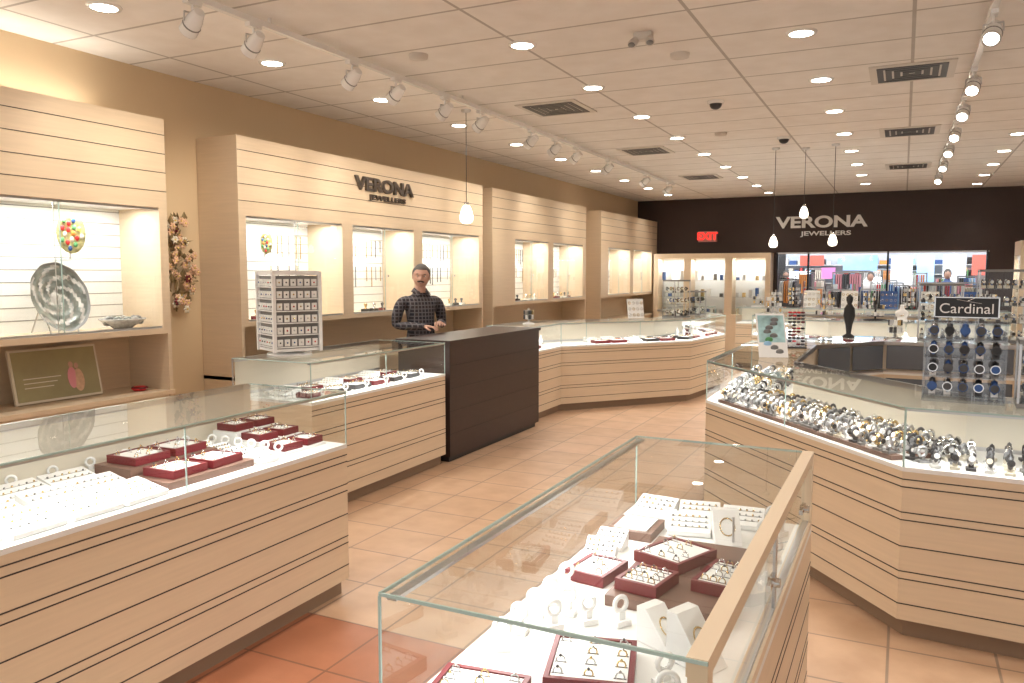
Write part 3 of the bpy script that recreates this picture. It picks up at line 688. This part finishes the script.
def tower(x,y,z,h,w,rot,name='display_stand',k='black'):
    b=MB(); b.T=T(x,y,z,rot); b.lathe((0,0,0),[(0,0),(w*.7,0),(w*.7,.01),(.012,.02)],k,20); b.tube((0,0,.02),(0,0,h),.012,k,8)
    n=int(h/.09)
    for i in range(n):
        zz=.05+i*(h-.07)/n; b.lathe((0,0,zz),[(0,0),(w*.5,0),(w*.5,.006),(0,.006)],'acrylic' if k!='black' else 'darkgrey',16)
        for j in range(8):
            a=j*.785; b.box(w*.45*math.cos(a)-.014,w*.45*math.cos(a)+.014,w*.45*math.sin(a)-.014,w*.45*math.sin(a)+.014,zz+.007,zz+.055,R.choice(['white','gold','metal','darkgrey','white']))
    b.T=Matrix(); b.build(name)
def frame(x,y,z,w,h,rot,k='darkgrey'):
    b=MB(); b.T=T(x,y,z,rot)@Matrix.Rotation(math.radians(-14),4,'X'); b.box(-w/2,w/2,-.008,.008,.004,h,k)
    for i in range(4):
        for j in range(3): b.torus((-w/2+w*(i+.5)/4,-.011,h*(j+.6)/3.3),w*.07,.004,R.choice(['gold','chrome']),RX(90),10,4)
    b.T=T(x,y,z,rot); b.tube((0,.1,.004),(0,.02+h*.2,h*.8),.005,'metal',6); b.T=Matrix(); b.build('jewelry_display_panel')
tower(-.05,7.95,1.062,.2,.1,0,k='metal')
tower(-3.9,8.4,1.062,.18,.1,0,k='white')
frame(-3.1,10.0,1.062,.22,.26,40,'white')
for i,(x,h,k) in enumerate([(-1.6,.3,'white'),(-.9,.36,'metal'),(-.3,.25,'black'),(.3,.33,'white'),(.9,.38,'metal'),(1.4,.3,'black')]): tower(x,11.0 if abs(x)<1.2 else 11.5,1.062,h,.2,0,k=k)
for i,x in enumerate((-2.3,-2.0,-1.7,-1.1,-.5,.1,.7,1.2)): tower(x,14.6,1.062,.22+.08*(i%3),.17,0,k=['white','metal','black'][i%3])
for x in(-1.4,-.8,-.2,.4,.95): frame(x,14.5,1.062,.26,.3,0,R.choice(['white','darkgrey','blue']))
for x in(-.6,0,.6): bust(x,10.95,1.062,1.2,0)
b=MB(); b.T=T(-.43,7.85,1.062,0); b.lathe((0,0,0),[(0,0),(.05,0),(.05,.02),(.02,.04),(.03,.12),(.05,.2),(.045,.27),(.018,.31),(.028,.34),(.03,.37),(.0,.4)],'black',16,(1,.7)); b.T=Matrix(); b.build('jewelry_bust_stand')
# ---------- man
def skinobj(name,chains,mats,sub=2,matf=None,parent=None):
    me=bpy.data.meshes.new(name); vs=[];es=[];rad=[]; idx={}
    for ch in chains:
        prev=None
        for p,r in ch:
            key=tuple(round(c,4) for c in p)
            if key not in idx: idx[key]=len(vs); vs.append(p); rad.append(r if hasattr(r,'__len__') else (r,r)); 
            i=idx[key]
            if prev is not None and i!=prev: es.append((prev,i))
            prev=i
    es=list(dict.fromkeys(es))
    me.from_pydata(vs,es,[]); o=bpy.data.objects.new(name+'_tmp',me); bpy.context.collection.objects.link(o)
    md=o.modifiers.new('s','SKIN'); md.use_smooth_shade=True; md.branch_smoothing=.8
    sv=me.skin_vertices[0].data
    comp=list(range(len(vs)))
    def fnd(a):
        while comp[a]!=a: a=comp[a]
        return a
    for a,c in es: 
        ra,rc=fnd(a),fnd(c)
        if ra!=rc: comp[max(ra,rc)]=min(ra,rc)
    for i,r in enumerate(rad): sv[i].radius=r; sv[i].use_root=(fnd(i)==i)
    sb=o.modifiers.new('u','SUBSURF'); sb.levels=sub; sb.render_levels=sub
    dg=bpy.context.evaluated_depsgraph_get(); m2=bpy.data.meshes.new_from_object(o.evaluated_get(dg)); bpy.data.objects.remove(o)
    m2.materials.clear()
    for k in mats: m2.materials.append(M[k])
    for p in m2.polygons: p.use_smooth=True; p.material_index=matf(p.center) if matf else 0
    ob=bpy.data.objects.new(name,m2); bpy.context.collection.objects.link(ob); ob.parent=parent; return ob
def build_man(x,y,rot,headrot):
    root=empty('man',(x,y,0)); root.rotation_euler=(0,0,math.radians(rot))
    el={1:(.262,.03,1.13),-1:(-.262,.03,1.13)}; wr={1:(.06,-.29,1.165),-1:(-.08,-.265,1.13)}
    ch=[[((0,0,.96),(.175,.14)),((0,-.015,1.1),(.188,.165)),((0,-.005,1.24),(.190,.15)),((0,.01,1.355),(.175,.125)),((0,.01,1.435),(.10,.08)),((0,0,1.485),(.056,.06)),((0,-.015,1.57),(.054,.057))]]
    for s in(1,-1):
        ch.append([((0,.01,1.355),(.175,.125)),((s*.16,.01,1.38),(.062,.072)),((s*.212,.012,1.35),(.058,.066)),((s*.245,.02,1.25),(.055,.060)),(el[s],(.049,.05)),(tuple((a+c)/2 for a,c in zip(el[s],wr[s])),(.044,.044)),(wr[s],(.034,.031))])
        ch.append([((0,0,.96),(.175,.14)),((s*.09,0,.86),(.095,.1)),((s*.1,-.01,.5),(.066,.07)),((s*.105,.02,.12),(.05,.052))])
    skinobj('body',ch,['shirt','trousers','skin'],2,lambda c:2 if c.z>1.470+.5*min(.0,c.y+.01) and abs(c.x)<.07 else (1 if c.z<.98 else 0),root)
    b=MB()
    for s in(1,-1): b.sph((s*.11,-.05,.045),(.05,.14,.045),'black',14,8)
    b.build('shoes',root)
    b=MB(); vs=[];n=22
    for i in range(n+1):
        a=math.radians(-62+304*i/n); fr=max(0,-math.sin(a)); c=(math.cos(a),math.sin(a)); lift=-.042*fr
        vs+=[(.058*c[0],.060*c[1]-.002,1.503+lift),(.066*c[0],.068*c[1]-.002,1.504+lift),(.094*c[0]*(1+.15*fr),.096*c[1]-.02*fr,1.466+lift-.008*fr)]
    b.add(vs,[(3*i+j,3*i+3+j,3*i+4+j,3*i+1+j) for i in range(n) for j in(0,1)],'shirt',True)
    o=b.build('collar',root); sd=o.modifiers.new('s','SOLIDIFY'); sd.thickness=.003
    for s in(1,-1):
        W=Vector(wr[s]); E=Vector(el[s]); f=(W-E).normalized(); f=(f+Vector((-s*.1,-.15,.0))).normalized()
        up=Vector((0,0,1)); side=f.cross(up).normalized(); pn=side.cross(f).normalized()
        P=lambda a,c,d: tuple(W+f*a+side*c+pn*d)
        chs=[[(P(-.02,0,0),(.027,.022)),(P(.03,0,0),(.034,.018)),(P(.072,0,0),(.036,.015))]]
        L=[.066,.076,.070,.054]
        th=-1 if s>0 else 1
        for i in range(4):
            c=th*(.030-.020*i); l=L[i]
            chs.append([(P(.066,c,0),.0095),(P(.080+l*.34,c*1.12,-.004),.0088),(P(.080+l*.68,c*1.15,-.020),.0082),(P(.080+l*.82,c*1.12,-.042),.007)])
        chs.append([(P(.012,th*.024,-.004),.012),(P(.040,th*.050,-.012),.0105),(P(.066,th*.058,-.024),.0092),(P(.088,th*.050,-.036),.0078)])
        skinobj('hand_'+('left' if s>0 else 'right'),chs,['skin'],1,None,root)
    hp=empty('head',(0,-.025,1.620)); hp.parent=root; hp.rotation_euler=(math.radians(3),math.radians(4),math.radians(headrot-rot))
    def g(a,s): return math.exp(-(a/s)**2)
    def shape(x,y,z,k=1):
        sq=1+.16*max(0,z)*(1-max(0,z))*2
        X=x*.082*k*sq; Y=y*.100*k*sq; Z=z*.120*k*(1 if z<0 else .97)
        if z<0: X*=1-.20*(-z)**2.4
        if z<0 and y>0: Y*=1-.35*(-z)
        if z<0 and y<0: Y*=1+.06*(-z)
        if y<0:
            Y-=.024*g(x,.15)*g(z+.20,.13)+.011*g(x,.12)*g(z-.0,.2)
            for q in(-.4,.4): Y+=.012*g(x-q,.2)*g(z-.05,.13)
            Y-=.006*g(z-.25,.09)*g(x,.6)
            Y-=.010*g(x,.35)*g(z+.88,.18); Y-=.006*g(x,.3)*g(z+.48,.12)
            for q in(-.5,.5): Y-=.006*g(x-q,.25)*g(z+.22,.2)
        return (X,Y,Z)
    def hl(x,y,z):
        if y<-.62: return max(.58-.5*max(0,abs(x)-.5),.15)
        if y<-.2: return .58-(y+.62)*1.4
        return max(-.5,-.01-.55*max(0,y))
    def hs(name,k,mat,cond=None,seg=96,rg=72):
        b=MB(); vs=[];u=[]
        for j in range(rg+1):
            p=math.pi*(j+.001)/(rg+.002)
            for i in range(seg):
                t=2*math.pi*i/seg; q=(math.sin(p)*math.cos(t),math.sin(p)*math.sin(t),math.cos(p)); u.append(q)
                kk=k
                if cond: kk=1+(k-1)*(min(1,max(.0,(q[2]-hl(*q))*6)+.15)+.14*math.sin(p)*math.sin(19*t+9*q[2]))
                vs.append(shape(*q,kk))
        fs=[]
        for j in range(rg):
            for i in range(seg):
                f=(j*seg+i,(j+1)*seg+i,(j+1)*seg+(i+1)%seg,j*seg+(i+1)%seg)
                if cond:
                    c=[sum(u[a][n] for a in f)/4 for n in range(3)]
                    if not cond(*c): continue
                fs.append(f)
        b.add(vs,fs,mat,True); return b.build(name,hp)
    hs('face',1,'skin')
    hs('hair',1.085,'hair',lambda x,y,z:z>hl(x,y,z))
    b=MB()
    for s in(1,-1):
        b.sph((s*.032,-.0795,.006),(.0115,.011,.007),'eyewhite',14,8); b.sph((s*.032,-.0895,.006),(.005,.0022,.005),'black',10,6)
        b.sph((s*.032,-.0825,.0135),(.0155,.010,.0045),'skin',12,6); b.sph((s*.032,-.0815,-.003),(.014,.009,.0035),'skin',12,6)
        b.sph((s*.033,-.0965,.027),(.018,.004,.0038),'hair',12,6,RY(s*8))
        b.sph((s*.016,-.1065,-.047),(.022,.0075,.0078),'moustache',14,8,RY(s*14))
        b.sph((s*.083,.010,-.004),(.008,.018,.030),'skin',14,10,RZ(s*20)); b.sph((s*.0095,-.113,-.030),(.0075,.0085,.0065),'skin',12,8)
    b.sph((0,-.103,-.061),(.022,.0055,.005),'lip',16,8); b.sph((0,-.1065,-.0595),(.016,.0035,.0022),'eyewhite',10,6)
    b.build('features',hp)
build_man(-4.36,6.80,60,32)
# ---------- world, camera
w=bpy.data.worlds.new('w'); bpy.context.scene.world=w; w.use_nodes=True
w.node_tree.nodes['Background'].inputs[0].default_value=(1,.97,.94,1); w.node_tree.nodes['Background'].inputs[1].default_value=.95
cam=bpy.data.cameras.new('camera'); co=bpy.data.objects.new('camera',cam); bpy.context.collection.objects.link(co)
co.location=(0,0,1.65); co.rotation_euler=(math.radians(90-4.9),0,math.radians(26.1)); cam.lens=28.0; cam.sensor_width=36; cam.clip_start=.05
bpy.context.scene.camera=co
bpy.context.scene.view_settings.view_transform='Standard'
